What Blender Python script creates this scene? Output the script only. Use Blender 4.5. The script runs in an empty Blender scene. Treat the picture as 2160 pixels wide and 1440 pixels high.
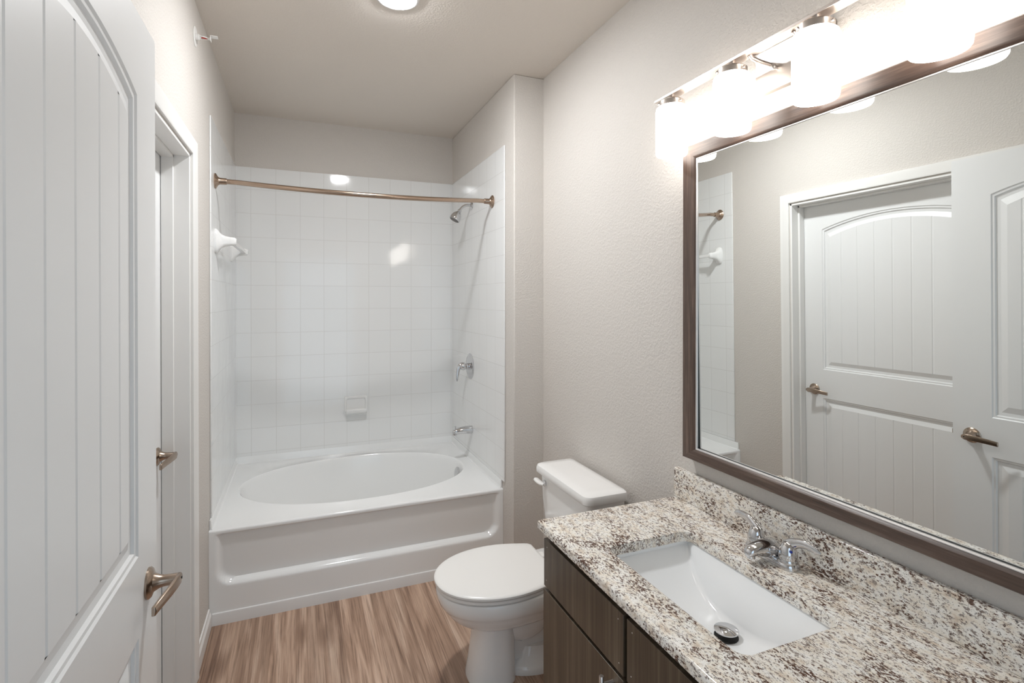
import bpy, bmesh, math, random
from mathutils import Vector, Matrix
PI = math.pi
random.seed(4)
S = bpy.context.scene
COL = S.collection

# ------------------------------------------------------------------ camera, world, light, exposure
cam_d = bpy.data.cameras.new('camera')
cam = bpy.data.objects.new('camera', cam_d)
COL.objects.link(cam)
cam.location = (0.380, -2.803, 1.522)
cam.rotation_euler = (PI / 2 - 0.0047, 0, -0.3862)
cam_d.sensor_width = 36
cam_d.lens = 1097.7 / 2160 * 36
cam_d.shift_y = -(720 - 636.65) / 2160
cam_d.clip_start = 0.02
S.camera = cam

world = bpy.data.worlds.new('daylight')
S.world = world
world.use_nodes = True
wb = world.node_tree.nodes['Background']
wb.inputs[0].default_value = (0.68, 0.85, 1.0, 1)
wb.inputs[1].default_value = 0.75

SHADE_STRENGTH = 4.2
CEILING_STRENGTH = 255.0
LAMP_COLOUR = (1.0, 0.94, 0.87)

vs = S.view_settings
vs.view_transform = 'Standard'
vs.look = 'None'
vs.exposure = 0.93
vs.gamma = 1.0
vs.use_curve_mapping = False
S.cycles.max_bounces = 16
S.cycles.diffuse_bounces = 10
S.cycles.glossy_bounces = 8
S.cycles.sample_clamp_indirect = 6.0
S.cycles.use_denoising = True

# portal in the doorway behind the camera, only guides sampling of the daylight
pd = bpy.data.lights.new('doorway_portal', 'AREA')
pd.shape = 'RECTANGLE'; pd.size = 0.95; pd.size_y = 2.1
pd.cycles.is_portal = True
po = bpy.data.objects.new('doorway_portal', pd)
COL.objects.link(po)
po.location = (0.62, -3.16, 1.05)
po.rotation_euler = (PI / 2, 0, 0)

# ------------------------------------------------------------------ measurements (metres)
XL, XR = -0.018, 1.630          # painted faces of the left and right wall
XA = 1.453                      # painted right wall of the bath alcove
YB = 1.035                      # painted back wall
YP = -0.193                     # front of the pillar right of the bath
YF = -3.10                      # front wall, behind the camera
HC = 2.743                      # ceiling
TT = 2.393                      # top of the tiles
TX0, TX1, TY = -0.010, 1.445, 1.027   # tile faces
DECK = 0.442                    # bath deck
XM = 1.604                      # mirror glass
CT = 0.825                      # countertop

# ------------------------------------------------------------------ materials
def mat(name, col, rough=0.5, metal=0.0, spec=0.5):
    m = bpy.data.materials.new(name)
    m.use_nodes = True
    b = m.node_tree.nodes['Principled BSDF']
    b.inputs['Base Color'].default_value = (*col, 1)
    b.inputs['Roughness'].default_value = rough
    b.inputs['Metallic'].default_value = metal
    b.inputs['Specular IOR Level'].default_value = spec
    return m

def nd(m, kind, **kw):
    n = m.node_tree.nodes.new(kind)
    for k, v in kw.items():
        setattr(n, k, v)
    return n

def ln(m, a, b):
    m.node_tree.links.new(a, b)

def bsdf(m):
    return m.node_tree.nodes['Principled BSDF']

def coords(m, scale=(1, 1, 1), rot=(0, 0, 0)):
    t = nd(m, 'ShaderNodeTexCoord')
    mp = nd(m, 'ShaderNodeMapping')
    mp.inputs['Scale'].default_value = scale
    mp.inputs['Rotation'].default_value = rot
    ln(m, t.outputs['Object'], mp.inputs['Vector'])
    return mp.outputs['Vector']

def noise(m, vec, scale, detail=4, rough=0.55):
    n = nd(m, 'ShaderNodeTexNoise')
    n.inputs['Scale'].default_value = scale
    n.inputs['Detail'].default_value = detail
    n.inputs['Roughness'].default_value = rough
    ln(m, vec, n.inputs['Vector'])
    return n.outputs['Fac']

def ramp(m, fac, stops):
    r = nd(m, 'ShaderNodeValToRGB')
    el = r.color_ramp.elements
    while len(el) < len(stops):
        el.new(0.5)
    for e, (p, c) in zip(el, stops):
        e.position = p
        e.color = (*c, 1)
    ln(m, fac, r.inputs['Fac'])
    return r.outputs['Color']

def mix(m, fac, a, b, blend='MIX'):
    n = nd(m, 'ShaderNodeMix', data_type='RGBA', blend_type=blend)
    for s, v in ((n.inputs['Factor'], fac), (n.inputs['A'], a), (n.inputs['B'], b)):
        if isinstance(v, (int, float)):
            s.default_value = v
        elif isinstance(v, tuple):
            s.default_value = (*v, 1)
        else:
            ln(m, v, s)
    return n.outputs['Result']

def bump(m, h, strength, dist):
    b = nd(m, 'ShaderNodeBump')
    b.inputs['Strength'].default_value = strength
    b.inputs['Distance'].default_value = dist
    ln(m, h, b.inputs['Height'])
    ln(m, b.outputs['Normal'], bsdf(m).inputs['Normal'])
    return b

def paint(name, col, strength, scale=95):
    m = mat(name, col, 0.62, spec=0.3)
    v = coords(m)
    n = noise(m, v, scale * 1.25, 3, 0.5)
    c = ramp(m, n, [(0.42, (0, 0, 0)), (0.62, (1, 1, 1))])
    bump(m, c, strength, 0.0016)
    return m

M_WALL = paint('wall_paint', (0.625, 0.590, 0.552), 0.50)
M_CEIL = paint('ceiling_paint', (0.70, 0.645, 0.585), 0.30)
M_TRIM = mat('white_trim_paint', (0.80, 0.79, 0.77), 0.32)
M_DOOR = mat('white_door_paint', (0.78, 0.785, 0.785), 0.33)
M_TUB = mat('white_acrylic', (0.83, 0.835, 0.83), 0.10)
M_PORC = mat('white_porcelain', (0.86, 0.85, 0.835), 0.07)
M_SINK = mat('sink_porcelain', (0.87, 0.88, 0.885), 0.07)
M_SEAT = mat('white_seat_plastic', (0.84, 0.825, 0.80), 0.28)
M_CERAM = mat('white_ceramic', (0.82, 0.82, 0.81), 0.10)
M_CHROME = mat('polished_chrome', (0.66, 0.66, 0.67), 0.05, 1.0)
M_NICKEL = mat('satin_nickel', (0.41, 0.325, 0.26), 0.25, 1.0)
M_BRUSH = mat('brushed_nickel', (0.72, 0.66, 0.62), 0.30, 1.0)
M_HIGHLIGHT = mat('pale_bevel_highlight', (0.80, 0.78, 0.77), 0.35, 0.6)  # pale colour for the painted highlight on the mirror frame bevel
M_PLATE = mat('satin_plate', (0.50, 0.46, 0.43), 0.42, 1.0)
M_BRONZE = mat('bronze_rod', (0.43, 0.325, 0.25), 0.24, 1.0)
M_GLASS = mat('mirror_silver', (0.88, 0.90, 0.885), 0.0, 1.0)
M_DARK = mat('dark_gap', (0.012, 0.010, 0.009), 0.6)
M_BLACK = mat('matt_black', (0.01, 0.01, 0.01), 0.5)
M_NOZZLE = mat('grey_nozzle', (0.14, 0.13, 0.12), 0.5)
M_BLUE = mat('blue_dot', (0.01, 0.03, 0.30), 0.3)
M_RED = mat('red_bulb', (0.45, 0.02, 0.01), 0.15)
M_CAULK = mat('white_vinyl', (0.74, 0.73, 0.72), 0.35)

def tile_material(name, axis):
    m = mat(name, (0.8, 0.8, 0.8), 0.07)
    t = nd(m, 'ShaderNodeTexCoord')
    sp = nd(m, 'ShaderNodeSeparateXYZ')
    cb = nd(m, 'ShaderNodeCombineXYZ')
    ln(m, t.outputs['Object'], sp.inputs[0])
    ad = nd(m, 'ShaderNodeMath', operation='ADD')
    ad.inputs[1].default_value = 10 * 0.151 - (0.078 if axis == 'X' else TY - 6 * 0.151 - 0.04)
    ln(m, sp.outputs[axis], ad.inputs[0])
    az = nd(m, 'ShaderNodeMath', operation='ADD')
    az.inputs[1].default_value = 20 * 0.158 - 2.090
    ln(m, sp.outputs['Z'], az.inputs[0])
    ln(m, ad.outputs[0], cb.inputs['X'])
    ln(m, az.outputs[0], cb.inputs['Y'])
    br = nd(m, 'ShaderNodeTexBrick')
    br.offset = 0.0
    br.squash = 1.0
    br.inputs['Scale'].default_value = 1
    br.inputs['Brick Width'].default_value = 0.151
    br.inputs['Row Height'].default_value = 0.158
    br.inputs['Mortar Size'].default_value = 0.0016
    br.inputs['Mortar Smooth'].default_value = 0.35
    br.inputs['Bias'].default_value = 0
    br.inputs['Color1'].default_value = (0.80, 0.805, 0.80, 1)
    br.inputs['Color2'].default_value = (0.785, 0.79, 0.785, 1)
    br.inputs['Mortar'].default_value = (0.70, 0.695, 0.68, 1)
    ln(m, cb.outputs[0], br.inputs['Vector'])
    ln(m, br.outputs['Color'], bsdf(m).inputs['Base Color'])
    wob = noise(m, t.outputs['Object'], 5.0, 2)
    s = nd(m, 'ShaderNodeMath', operation='MULTIPLY')
    s.inputs[1].default_value = -0.5
    ln(m, br.outputs['Fac'], s.inputs[0])
    a = nd(m, 'ShaderNodeMath', operation='ADD')
    ln(m, s.outputs[0], a.inputs[0])
    k = nd(m, 'ShaderNodeMath', operation='MULTIPLY')
    k.inputs[1].default_value = 0.9
    ln(m, wob, k.inputs[0])
    ln(m, k.outputs[0], a.inputs[1])
    bump(m, a.outputs[0], 0.55, 0.0022)
    return m

M_TILE_X = tile_material('tile_back', 'X')
M_TILE_Y = tile_material('tile_side', 'Y')

def wood_floor():
    m = mat('vinyl_plank', (0.3, 0.2, 0.14), 0.34)
    t = nd(m, 'ShaderNodeTexCoord')
    mp = nd(m, 'ShaderNodeMapping')
    mp.inputs['Rotation'].default_value = (0, 0, PI / 2)
    mp.inputs['Location'].default_value = (0.31, 0.05, 0)
    ln(m, t.outputs['Object'], mp.inputs['Vector'])
    br = nd(m, 'ShaderNodeTexBrick')
    br.offset = 0.37
    br.inputs['Scale'].default_value = 1
    br.inputs['Brick Width'].default_value = 2.4
    br.inputs['Row Height'].default_value = 0.152
    br.inputs['Mortar Size'].default_value = 0.0009
    br.inputs['Bias'].default_value = 0
    br.inputs['Color1'].default_value = (0.0, 0.0, 0.0, 1)
    br.inputs['Color2'].default_value = (1, 1, 1, 1)
    br.inputs['Mortar'].default_value = (0.5, 0.5, 0.5, 1)
    ln(m, mp.outputs[0], br.inputs['Vector'])
    # each plank slides the grain by its own amount
    off = nd(m, 'ShaderNodeVectorMath', operation='MULTIPLY_ADD')
    ln(m, br.outputs['Color'], off.inputs[0])
    off.inputs[1].default_value = (3.1, 7.7, 1.3)
    ln(m, t.outputs['Object'], off.inputs[2])
    g1 = nd(m, 'ShaderNodeMapping'); g1.inputs['Scale'].default_value = (17, 0.8, 1)
    ln(m, off.outputs[0], g1.inputs['Vector'])
    g2 = nd(m, 'ShaderNodeMapping'); g2.inputs['Scale'].default_value = (120, 2.2, 1)
    ln(m, off.outputs[0], g2.inputs['Vector'])
    n1 = nd(m, 'ShaderNodeTexNoise'); n1.inputs['Scale'].default_value = 1.3
    n1.inputs['Detail'].default_value = 6; n1.inputs['Distortion'].default_value = 1.1
    ln(m, g1.outputs[0], n1.inputs['Vector'])
    n2 = nd(m, 'ShaderNodeTexNoise'); n2.inputs['Scale'].default_value = 1.6
    n2.inputs['Detail'].default_value = 5; n2.inputs['Roughness'].default_value = 0.65
    ln(m, g2.outputs[0], n2.inputs['Vector'])
    c1 = ramp(m, n1.outputs['Fac'], [(0.28, (0.21, 0.125, 0.085)), (0.45, (0.37, 0.245, 0.175)),
                                     (0.57, (0.48, 0.335, 0.25)), (0.72, (0.60, 0.455, 0.36))])
    c2 = ramp(m, n2.outputs['Fac'], [(0.32, (0.42, 0.365, 0.325)), (0.49, (0.96, 0.945, 0.93)), (0.72, (1.20, 1.20, 1.20))])
    c = mix(m, 0.85, c1, c2, 'MULTIPLY')
    tone = ramp(m, br.outputs['Color'], [(0.0, (0.92, 0.91, 0.90)), (1.0, (1.12, 1.11, 1.10))])
    c = mix(m, 1.0, c, tone, 'MULTIPLY')
    # knots
    vo = nd(m, 'ShaderNodeTexVoronoi'); vo.inputs['Scale'].default_value = 1.0
    gk = nd(m, 'ShaderNodeMapping'); gk.inputs['Scale'].default_value = (4.2, 1.6, 1)
    ln(m, off.outputs[0], gk.inputs['Vector']); ln(m, gk.outputs[0], vo.inputs['Vector'])
    kn = ramp(m, vo.outputs['Distance'], [(0.0, (0.35, 0.28, 0.24)), (0.09, (0.62, 0.56, 0.52)), (0.2, (1, 1, 1))])
    c = mix(m, 0.8, c, kn, 'MULTIPLY')
    seam = ramp(m, br.outputs['Fac'], [(0.0, (1, 1, 1)), (1.0, (0.66, 0.62, 0.58))])
    c = mix(m, 1.0, c, seam, 'MULTIPLY')
    ln(m, c, bsdf(m).inputs['Base Color'])
    bump(m, n2.outputs['Fac'], 0.12, 0.0008)
    return m
M_FLOOR = wood_floor()

def cabinet_wood():
    m = mat('dark_laminate', (0.06, 0.045, 0.035), 0.36)
    t = nd(m, 'ShaderNodeTexCoord')
    g = nd(m, 'ShaderNodeMapping'); g.inputs['Scale'].default_value = (40, 48, 0.9)
    ln(m, t.outputs['Object'], g.inputs['Vector'])
    n = noise(m, g.outputs[0], 1.0, 5, 0.7)
    g2 = nd(m, 'ShaderNodeMapping'); g2.inputs['Scale'].default_value = (160, 230, 2.0)
    ln(m, t.outputs['Object'], g2.inputs['Vector'])
    n2 = noise(m, g2.outputs[0], 1.0, 3, 0.6)
    c = ramp(m, n, [(0.30, (0.056, 0.039, 0.025)), (0.52, (0.098, 0.072, 0.047)), (0.72, (0.175, 0.138, 0.100))])
    c2 = ramp(m, n2, [(0.3, (0.74, 0.72, 0.70)), (0.7, (1.12, 1.12, 1.12))])
    c = mix(m, 1.0, c, c2, 'MULTIPLY')
    ln(m, c, bsdf(m).inputs['Base Color'])
    return m
M_CAB = cabinet_wood()

def frame_wood(name, sc):
    m = mat(name, (0.1, 0.06, 0.045), 0.36, spec=0.6)
    t = nd(m, 'ShaderNodeTexCoord')
    g = nd(m, 'ShaderNodeMapping'); g.inputs['Scale'].default_value = sc
    ln(m, t.outputs['Object'], g.inputs['Vector'])
    n = noise(m, g.outputs[0], 1.0, 6, 0.7)
    c = ramp(m, n, [(0.30, (0.040, 0.022, 0.015)), (0.5, (0.082, 0.047, 0.033)), (0.74, (0.18, 0.12, 0.09))])
    ln(m, c, bsdf(m).inputs['Base Color'])
    bump(m, n, 0.25, 0.0012)
    bsdf(m).inputs['Coat Weight'].default_value = 0.25
    bsdf(m).inputs['Coat Roughness'].default_value = 0.35
    return m
M_FRAME_H = frame_wood('frame_wood_across', (60, 5, 120))
M_FRAME_V = frame_wood('frame_wood_upright', (60, 120, 5))

def granite():
    m = mat('speckled_granite', (0.7, 0.66, 0.6), 0.12)
    t = nd(m, 'ShaderNodeTexCoord')
    g = nd(m, 'ShaderNodeMapping')
    g.inputs['Rotation'].default_value = (0.2, 0.15, 0.5)
    g.inputs['Scale'].default_value = (1.0, 0.52, 0.9)
    ln(m, t.outputs['Object'], g.inputs['Vector'])
    v = g.outputs[0]
    base = ramp(m, noise(m, v, 60, 4, 0.6), [(0.32, (0.67, 0.56, 0.45)), (0.45, (0.85, 0.79, 0.70)), (0.60, (0.90, 0.875, 0.83))])
    grey = ramp(m, noise(m, v, 150, 5, 0.72), [(0.535, (0, 0, 0)), (0.60, (1, 1, 1))])
    c = mix(m, grey, base, (0.26, 0.215, 0.19))
    big = noise(m, v, 20, 3, 0.5)
    spots = nd(m, 'ShaderNodeMath', operation='MULTIPLY_ADD')
    ln(m, big, spots.inputs[0]); spots.inputs[1].default_value = 0.55
    n3 = noise(m, v, 210, 4, 0.68)
    ln(m, n3, spots.inputs[2])
    brown = ramp(m, spots.outputs[0], [(0.838, (0, 0, 0)), (0.872, (1, 1, 1))])
    c = mix(m, brown, c, (0.115, 0.060, 0.040))
    n4 = noise(m, v, 330, 3, 0.6)
    dark = ramp(m, n4, [(0.615, (0, 0, 0)), (0.665, (1, 1, 1))])
    c = mix(m, dark, c, (0.035, 0.028, 0.026))
    ln(m, c, bsdf(m).inputs['Base Color'])
    return m
M_GRAN = granite()

def glow(name, col, strength):
    m = mat(name, (0.9, 0.9, 0.9), 0.3)
    b = bsdf(m)
    b.inputs['Emission Color'].default_value = (*col, 1)
    b.inputs['Emission Strength'].default_value = strength
    return m
M_SHADE = glow('lit_opal_glass', LAMP_COLOUR, SHADE_STRENGTH)
M_LENS = glow('lit_downlight_lens', (0.96, 0.98, 1.0), CEILING_STRENGTH)

# ------------------------------------------------------------------ object helpers
def thing(name, loc, label, cat, group=None, kind=None):
    o = bpy.data.objects.new(name, None)
    COL.objects.link(o)
    o.location = loc
    o.empty_display_size = 0.05
    o['label'] = label
    o['category'] = cat
    if group: o['group'] = group
    if kind: o['kind'] = kind
    return o

def root_loc(p):
    v = Vector((0, 0, 0))
    while p is not None:
        v += p.location
        p = p.parent
    return v

class MB:
    """collects shapes in world coordinates, then links them as one mesh object"""
    def __init__(s):
        s.v, s.f = [], []
    def add(s, vs_, fs):
        b = len(s.v)
        s.v += [Vector(p) for p in vs_]
        s.f += [[b + i for i in f] for f in fs]
        return s
    def box(s, x0, x1, y0, y1, z0, z1):
        return s.add([(x0, y0, z0), (x1, y0, z0), (x1, y1, z0), (x0, y1, z0), (x0, y0, z1), (x1, y0, z1), (x1, y1, z1), (x0, y1, z1)],
                     [(3, 2, 1, 0), (4, 5, 6, 7), (0, 1, 5, 4), (1, 2, 6, 5), (2, 3, 7, 6), (3, 0, 4, 7)])
    def loft(s, loops, cap0=False, cap1=False, closed=True):
        n = len(loops[0])
        vs_ = [p for l in loops for p in l]
        fs = []
        for i in range(len(loops) - 1):
            for j in range(n if closed else n - 1):
                k = (j + 1) % n
                fs.append((i * n + j, i * n + k, (i + 1) * n + k, (i + 1) * n + j))
        if cap0: fs.append(tuple(range(n))[::-1])
        if cap1: fs.append(tuple((len(loops) - 1) * n + j for j in range(n)))
        return s.add(vs_, fs)
    def lathe(s, c, axis, prof, seg=32, squash=1.0):
        """prof: (radius, distance along axis) pairs"""
        a = Vector(axis).normalized()
        u = a.orthogonal().normalized()
        if abs(a.z) < 0.5:
            u = a.cross(Vector((0, 0, 1))).normalized()
        w = a.cross(u)
        c = Vector(c)
        loops = [[c + a * h + (u * math.cos(2 * PI * k / seg) + w * math.sin(2 * PI * k / seg) * squash) * max(r, 1e-5) for k in range(seg)] for r, h in prof]
        return s.loft(loops, True, True)
    def tube(s, pts, rad, seg=14, flat=1.0, up=(0, 0, 1)):
        pts = [Vector(p) for p in pts]
        if not hasattr(rad, '__len__'): rad = [rad] * len(pts)
        loops = []
        for i, p in enumerate(pts):
            d = (pts[min(i + 1, len(pts) - 1)] - pts[max(i - 1, 0)]).normalized()
            u = Vector(up).cross(d)
            if u.length < 1e-4: u = Vector((1, 0, 0)).cross(d)
            u.normalize()
            w = d.cross(u)
            loops.append([p + (u * math.cos(2 * PI * k / seg) + w * math.sin(2 * PI * k / seg) * flat) * rad[i] for k in range(seg)])
        return s.loft(loops, True, True)
    def build(s, name, m, parent=None, smooth=False, bevel=0.0, seg=2, sub=0, label=None):
        off = root_loc(parent)
        me = bpy.data.meshes.new(name)
        me.from_pydata([p - off for p in s.v], [], s.f)
        me.materials.append(m)
        bm = bmesh.new(); bm.from_mesh(me)
        bmesh.ops.recalc_face_normals(bm, faces=bm.faces)
        bm.to_mesh(me); bm.free()
        if smooth:
            for p in me.polygons: p.use_smooth = True
            me.set_sharp_from_angle(angle=math.radians(smooth if smooth is not True else 40))
        me.update()
        o = bpy.data.objects.new(name, me)
        COL.objects.link(o)
        o.parent = parent
        if bevel:
            b = o.modifiers.new('bevel', 'BEVEL'); b.width = bevel; b.segments = seg; b.limit_method = 'ANGLE'
            b.angle_limit = math.radians(35); b.harden_normals = False
            for p in me.polygons: p.use_smooth = True
            me.set_sharp_from_angle(angle=math.radians(35))
        if sub:
            q = o.modifiers.new('subsurf', 'SUBSURF'); q.levels = sub; q.render_levels = sub
        if label: o['label'] = label
        return o

def tag(o, label, cat, kind=None, group=None):
    o['label'] = label
    o['category'] = cat
    if kind: o['kind'] = kind
    if group: o['group'] = group
    return o

def bez(p0, p1, p2, p3, n=12):
    out = []
    for i in range(n + 1):
        t = i / n
        out.append(tuple((1 - t) ** 3 * a + 3 * (1 - t) ** 2 * t * b + 3 * (1 - t) * t * t * c + t ** 3 * d for a, b, c, d in zip(p0, p1, p2, p3)))
    return out

def spow(v, p):
    return math.copysign(abs(v) ** p, v)

# ------------------------------------------------------------------ room shell
OP0, OP1, OPZ = -1.535, -0.449, 2.088       # closet opening in the left wall
b = MB()
b.box(XL - 0.14, XL, OP1, YB + 0.12, 0, HC)
b.box(XL - 0.14, XL, YF - 0.12, OP0, 0, HC)
b.box(XL - 0.14, XL, OP0, OP1, OPZ, HC)
tag(b.build('wall_left', M_WALL), 'off-white textured left wall with the closet doorway', 'wall', 'structure')
tag(MB().box(XR, XR + 0.12, YF - 0.12, YP, 0, HC).build('wall_right', M_WALL), 'off-white textured right wall behind the mirror and the toilet', 'wall', 'structure')
tag(MB().box(XA, XR + 0.12, YP, YB + 0.12, 0, HC).build('wall_pillar', M_WALL, bevel=0.006), 'off-white wall jutting out right of the bathtub alcove', 'wall', 'structure')
tag(MB().box(XL, XA, YB, YB + 0.12, 0, HC).build('wall_back', M_WALL), 'beige back wall above the tiles of the bathtub alcove', 'wall', 'structure')
b = MB()
b.box(XL - 0.14, 0.15, YF - 0.12, YF, 0, HC); b.box(1.10, XR + 0.12, YF - 0.12, YF, 0, HC); b.box(0.15, 1.10, YF - 0.12, YF, 2.10, HC)
tag(b.build('wall_front', M_WALL), 'off-white front wall with an open doorway behind the camera', 'wall', 'structure')
tag(MB().box(XL - 0.14, XR + 0.12, YF - 0.12, YB + 0.12, HC, HC + 0.1).build('ceiling', M_CEIL), 'plain tan-white textured ceiling', 'ceiling', 'structure')
tag(MB().box(XL - 0.14, XR + 0.12, YF - 0.12, YB + 0.12, -0.08, 0).build('floor', M_FLOOR), 'brown wood-look plank floor', 'floor', 'structure')

# tiles of the bath surround
ZT0 = DECK + 0.046
tag(MB().box(TX0, TX1, TY, YB, ZT0, TT).build('wall_tile_back', M_TILE_X), 'glossy white square tiles on the back of the bath alcove', 'tiled wall', 'structure')
tag(MB().box(XL, TX0, 0.012, YB, ZT0, TT).build('wall_tile_left', M_TILE_Y, bevel=0.003), 'glossy white tiles on the left side of the bath alcove', 'tiled wall', 'structure')
tag(MB().box(TX1, XA, -0.066, YB, ZT0, TT).build('wall_tile_right', M_TILE_Y, bevel=0.003), 'glossy white tiles on the shower side of the bath alcove', 'tiled wall', 'structure')

# baseboards and trims
def baseboard(name, label, x0, x1, y0, y1, side):
    b = MB()
    t = 0.013
    prof = [(0, 0), (t, 0), (t, 0.058), (t * 0.55, 0.070), (t * 0.4, 0.083), (0, 0.085)]
    if side == 'left':
        b.loft([[(x0 + p, y, z) for p, z in prof] for y in (y0, y1)], True, True)
    elif side == 'right':
        b.loft([[(x0 - p, y, z) for p, z in prof] for y in (y0, y1)], True, True)
    else:
        b.loft([[(x, y0 - p, z) for p, z in prof] for x in (x0, x1)], True, True)
    tag(b.build(name, M_TRIM), label, 'baseboard', 'structure')
baseboard('baseboard_left', 'white baseboard on the left wall between bathtub and closet', XL, XL, -0.392, -0.040, 'left')
baseboard('baseboard_right', 'white baseboard behind the toilet', XR, XR, -1.30, YP - 0.013, 'right')
baseboard('baseboard_pillar', 'white baseboard on the pillar beside the bathtub', XA + 0.0, XR, YP, YP, 'front')
b = MB()
b.loft([[(x, -0.028 - p, z) for p, z in [(0, 0.0), (0.012, 0.0), (0.010, 0.046), (0.008, 0.053), (0.0, 0.056)]] for x in (XL + 0.013, XA - 0.0005)], True, True)
tag(b.build('trim_1', M_CAULK, smooth=30), 'white vinyl strip along the floor under the bathtub apron', 'trim', 'structure')

# closet casing and jamb
b = MB()
CW = 0.058
def casing_prof(d):   # thickness across the casing, 0 at the opening
    return [(0.005, 0), (0.005, 0.010), (0.012, 0.013), (0.040, 0.016), (0.050, 0.018), (CW, 0.018), (CW, 0)]
prof = casing_prof(0)
def cas(y, z, oy, oz):
    return [(XL + t, y + oy * d, z + oz * d) for d, t in prof]
def corner(sy):
    return [(XL + t, (OP1 if sy > 0 else OP0) + sy * d, OPZ + d) for d, t in prof]
b.loft([cas(OP1, 0, 1, 0), corner(1), corner(-1), cas(OP0, 0, -1, 0)], True, True)
tag(b.build('trim_2', M_TRIM, smooth=25), 'white moulded casing around the closet doorway', 'door casing', 'structure')
b = MB()
J = 0.012
for (y0, y1, s) in ((OP1 - J, OP1, 1), (OP0, OP0 + J, -1)):
    b.box(XL - 0.138, XL + 0.001, y0, y1, 0, OPZ)
b.box(XL - 0.138, XL + 0.001, OP0, OP1, OPZ - J, OPZ)
SX0, SX1 = -0.110, -0.070
b.box(SX0, SX1, OP1 - J - 0.011, OP1 - J, 0, OPZ - J)
b.box(SX0, SX1, OP0 + J, OP0 + J + 0.011, 0, OPZ - J)
b.box(SX0, SX1, OP0 + J, OP1 - J, OPZ - J - 0.011, OPZ - J)
tag(b.build('trim_3', M_TRIM, bevel=0.0015), 'white jamb and door stop inside the closet doorway', 'door jamb', 'structure')

# ------------------------------------------------------------------ moulded plank doors
def door_leaf(name, xf, th, y0, y1, z0, z1, stile, zs, rise, zub, zlt, zlb, ngroove, gap, ins, label):
    """leaf between y0<y1, visible face at xf looking +x; arched upper panel and square lower panel"""
    W = y1 - y0
    ya, yb = y0 + stile, y1 - stile
    pl = (yb - ya)
    fa, fb = ya + ins, yb - ins
    gw = 0.010
    us = [0.0]
    hs = [0]
    for k in range(1, ngroove + 1):
        u = (gap + (fb - fa - 2 * gap) * (k - 1) / (ngroove - 1)) / (fb - fa)
        du = gw / 2 / (fb - fa)
        us += [u - du, u - du * 0.3, u + du * 0.3, u + du]
        hs += [0, -1, -1, 0]
    us.append(1.0); hs.append(0)
    # a few more columns for a smooth arch
    ext = []
    for i in range(len(us) - 1):
        ext.append((us[i], hs[i]))
        if us[i + 1] - us[i] > 0.05:
            for q in range(1, 5):
                ext.append((us[i] + (us[i + 1] - us[i]) * q / 5, 0))
    ext.append((1.0, 0))
    def arch(u):
        R = ((0.5) ** 2 * pl * pl + rise * rise) / (2 * rise)
        d = (u - 0.5) * pl
        return zs + math.sqrt(R * R - d * d) - (R - rise)
    def flat(u): return zlt
    steps = [(0.0, 0.0), (0.004, -0.004), (0.011, -0.0045), (0.015, -0.0105), (0.029, -0.0115), (ins, -0.0035)]
    b = MB()
    n = len(ext)
    for zb, top in ((zub, arch), (zlb, flat)):
        loops = []
        for d, h in steps:
            lo, hi = ya + d, yb - d
            bot = [(xf + h, lo + (hi - lo) * u, zb + d) for u, g in ext]
            tp = [(xf + h, lo + (hi - lo) * u, top(u) - d) for u, g in reversed(ext)]
            loops.append(bot + tp)
        b.loft(loops)
        # planked field
        d, h = steps[-1]
        bot = [(xf + h + g * 0.0016, fa + (fb - fa) * u, zb + d) for u, g in ext]
        tp = [(xf + h + g * 0.0016, fa + (fb - fa) * u, top(u) - d) for u, g in ext]
        b.loft([bot, tp], closed=False)
        # small end walls of the grooves
    # stiles and rails
    def quad(ya_, yb_, za, zb_): b.add([(xf, ya_, za), (xf, yb_, za), (xf, yb_, zb_), (xf, ya_, zb_)], [(0, 1, 2, 3)])
    quad(y0, ya, z0, z1); quad(yb, y1, z0, z1)
    quad(ya, yb, z0, zlb); quad(ya, yb, zlt, zub)
    b.loft([[(xf, ya + pl * u, arch(u)) for u, g in ext], [(xf, ya + pl * u, z1) for u, g in ext]], closed=False)
    # edges and back
    xb = xf - th
    b.add([(xf, y0, z0), (xf, y1, z0), (xf, y1, z1), (xf, y0, z1), (xb, y0, z0), (xb, y1, z0), (xb, y1, z1), (xb, y0, z1)],
          [(4, 7, 6, 5), (0, 1, 5, 4), (1, 2, 6, 5), (2, 3, 7, 6), (3, 0, 4, 7)])
    me = b.build(name, M_DOOR, smooth=12)
    tag(me, label, 'door', 'structure')
    return me

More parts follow.
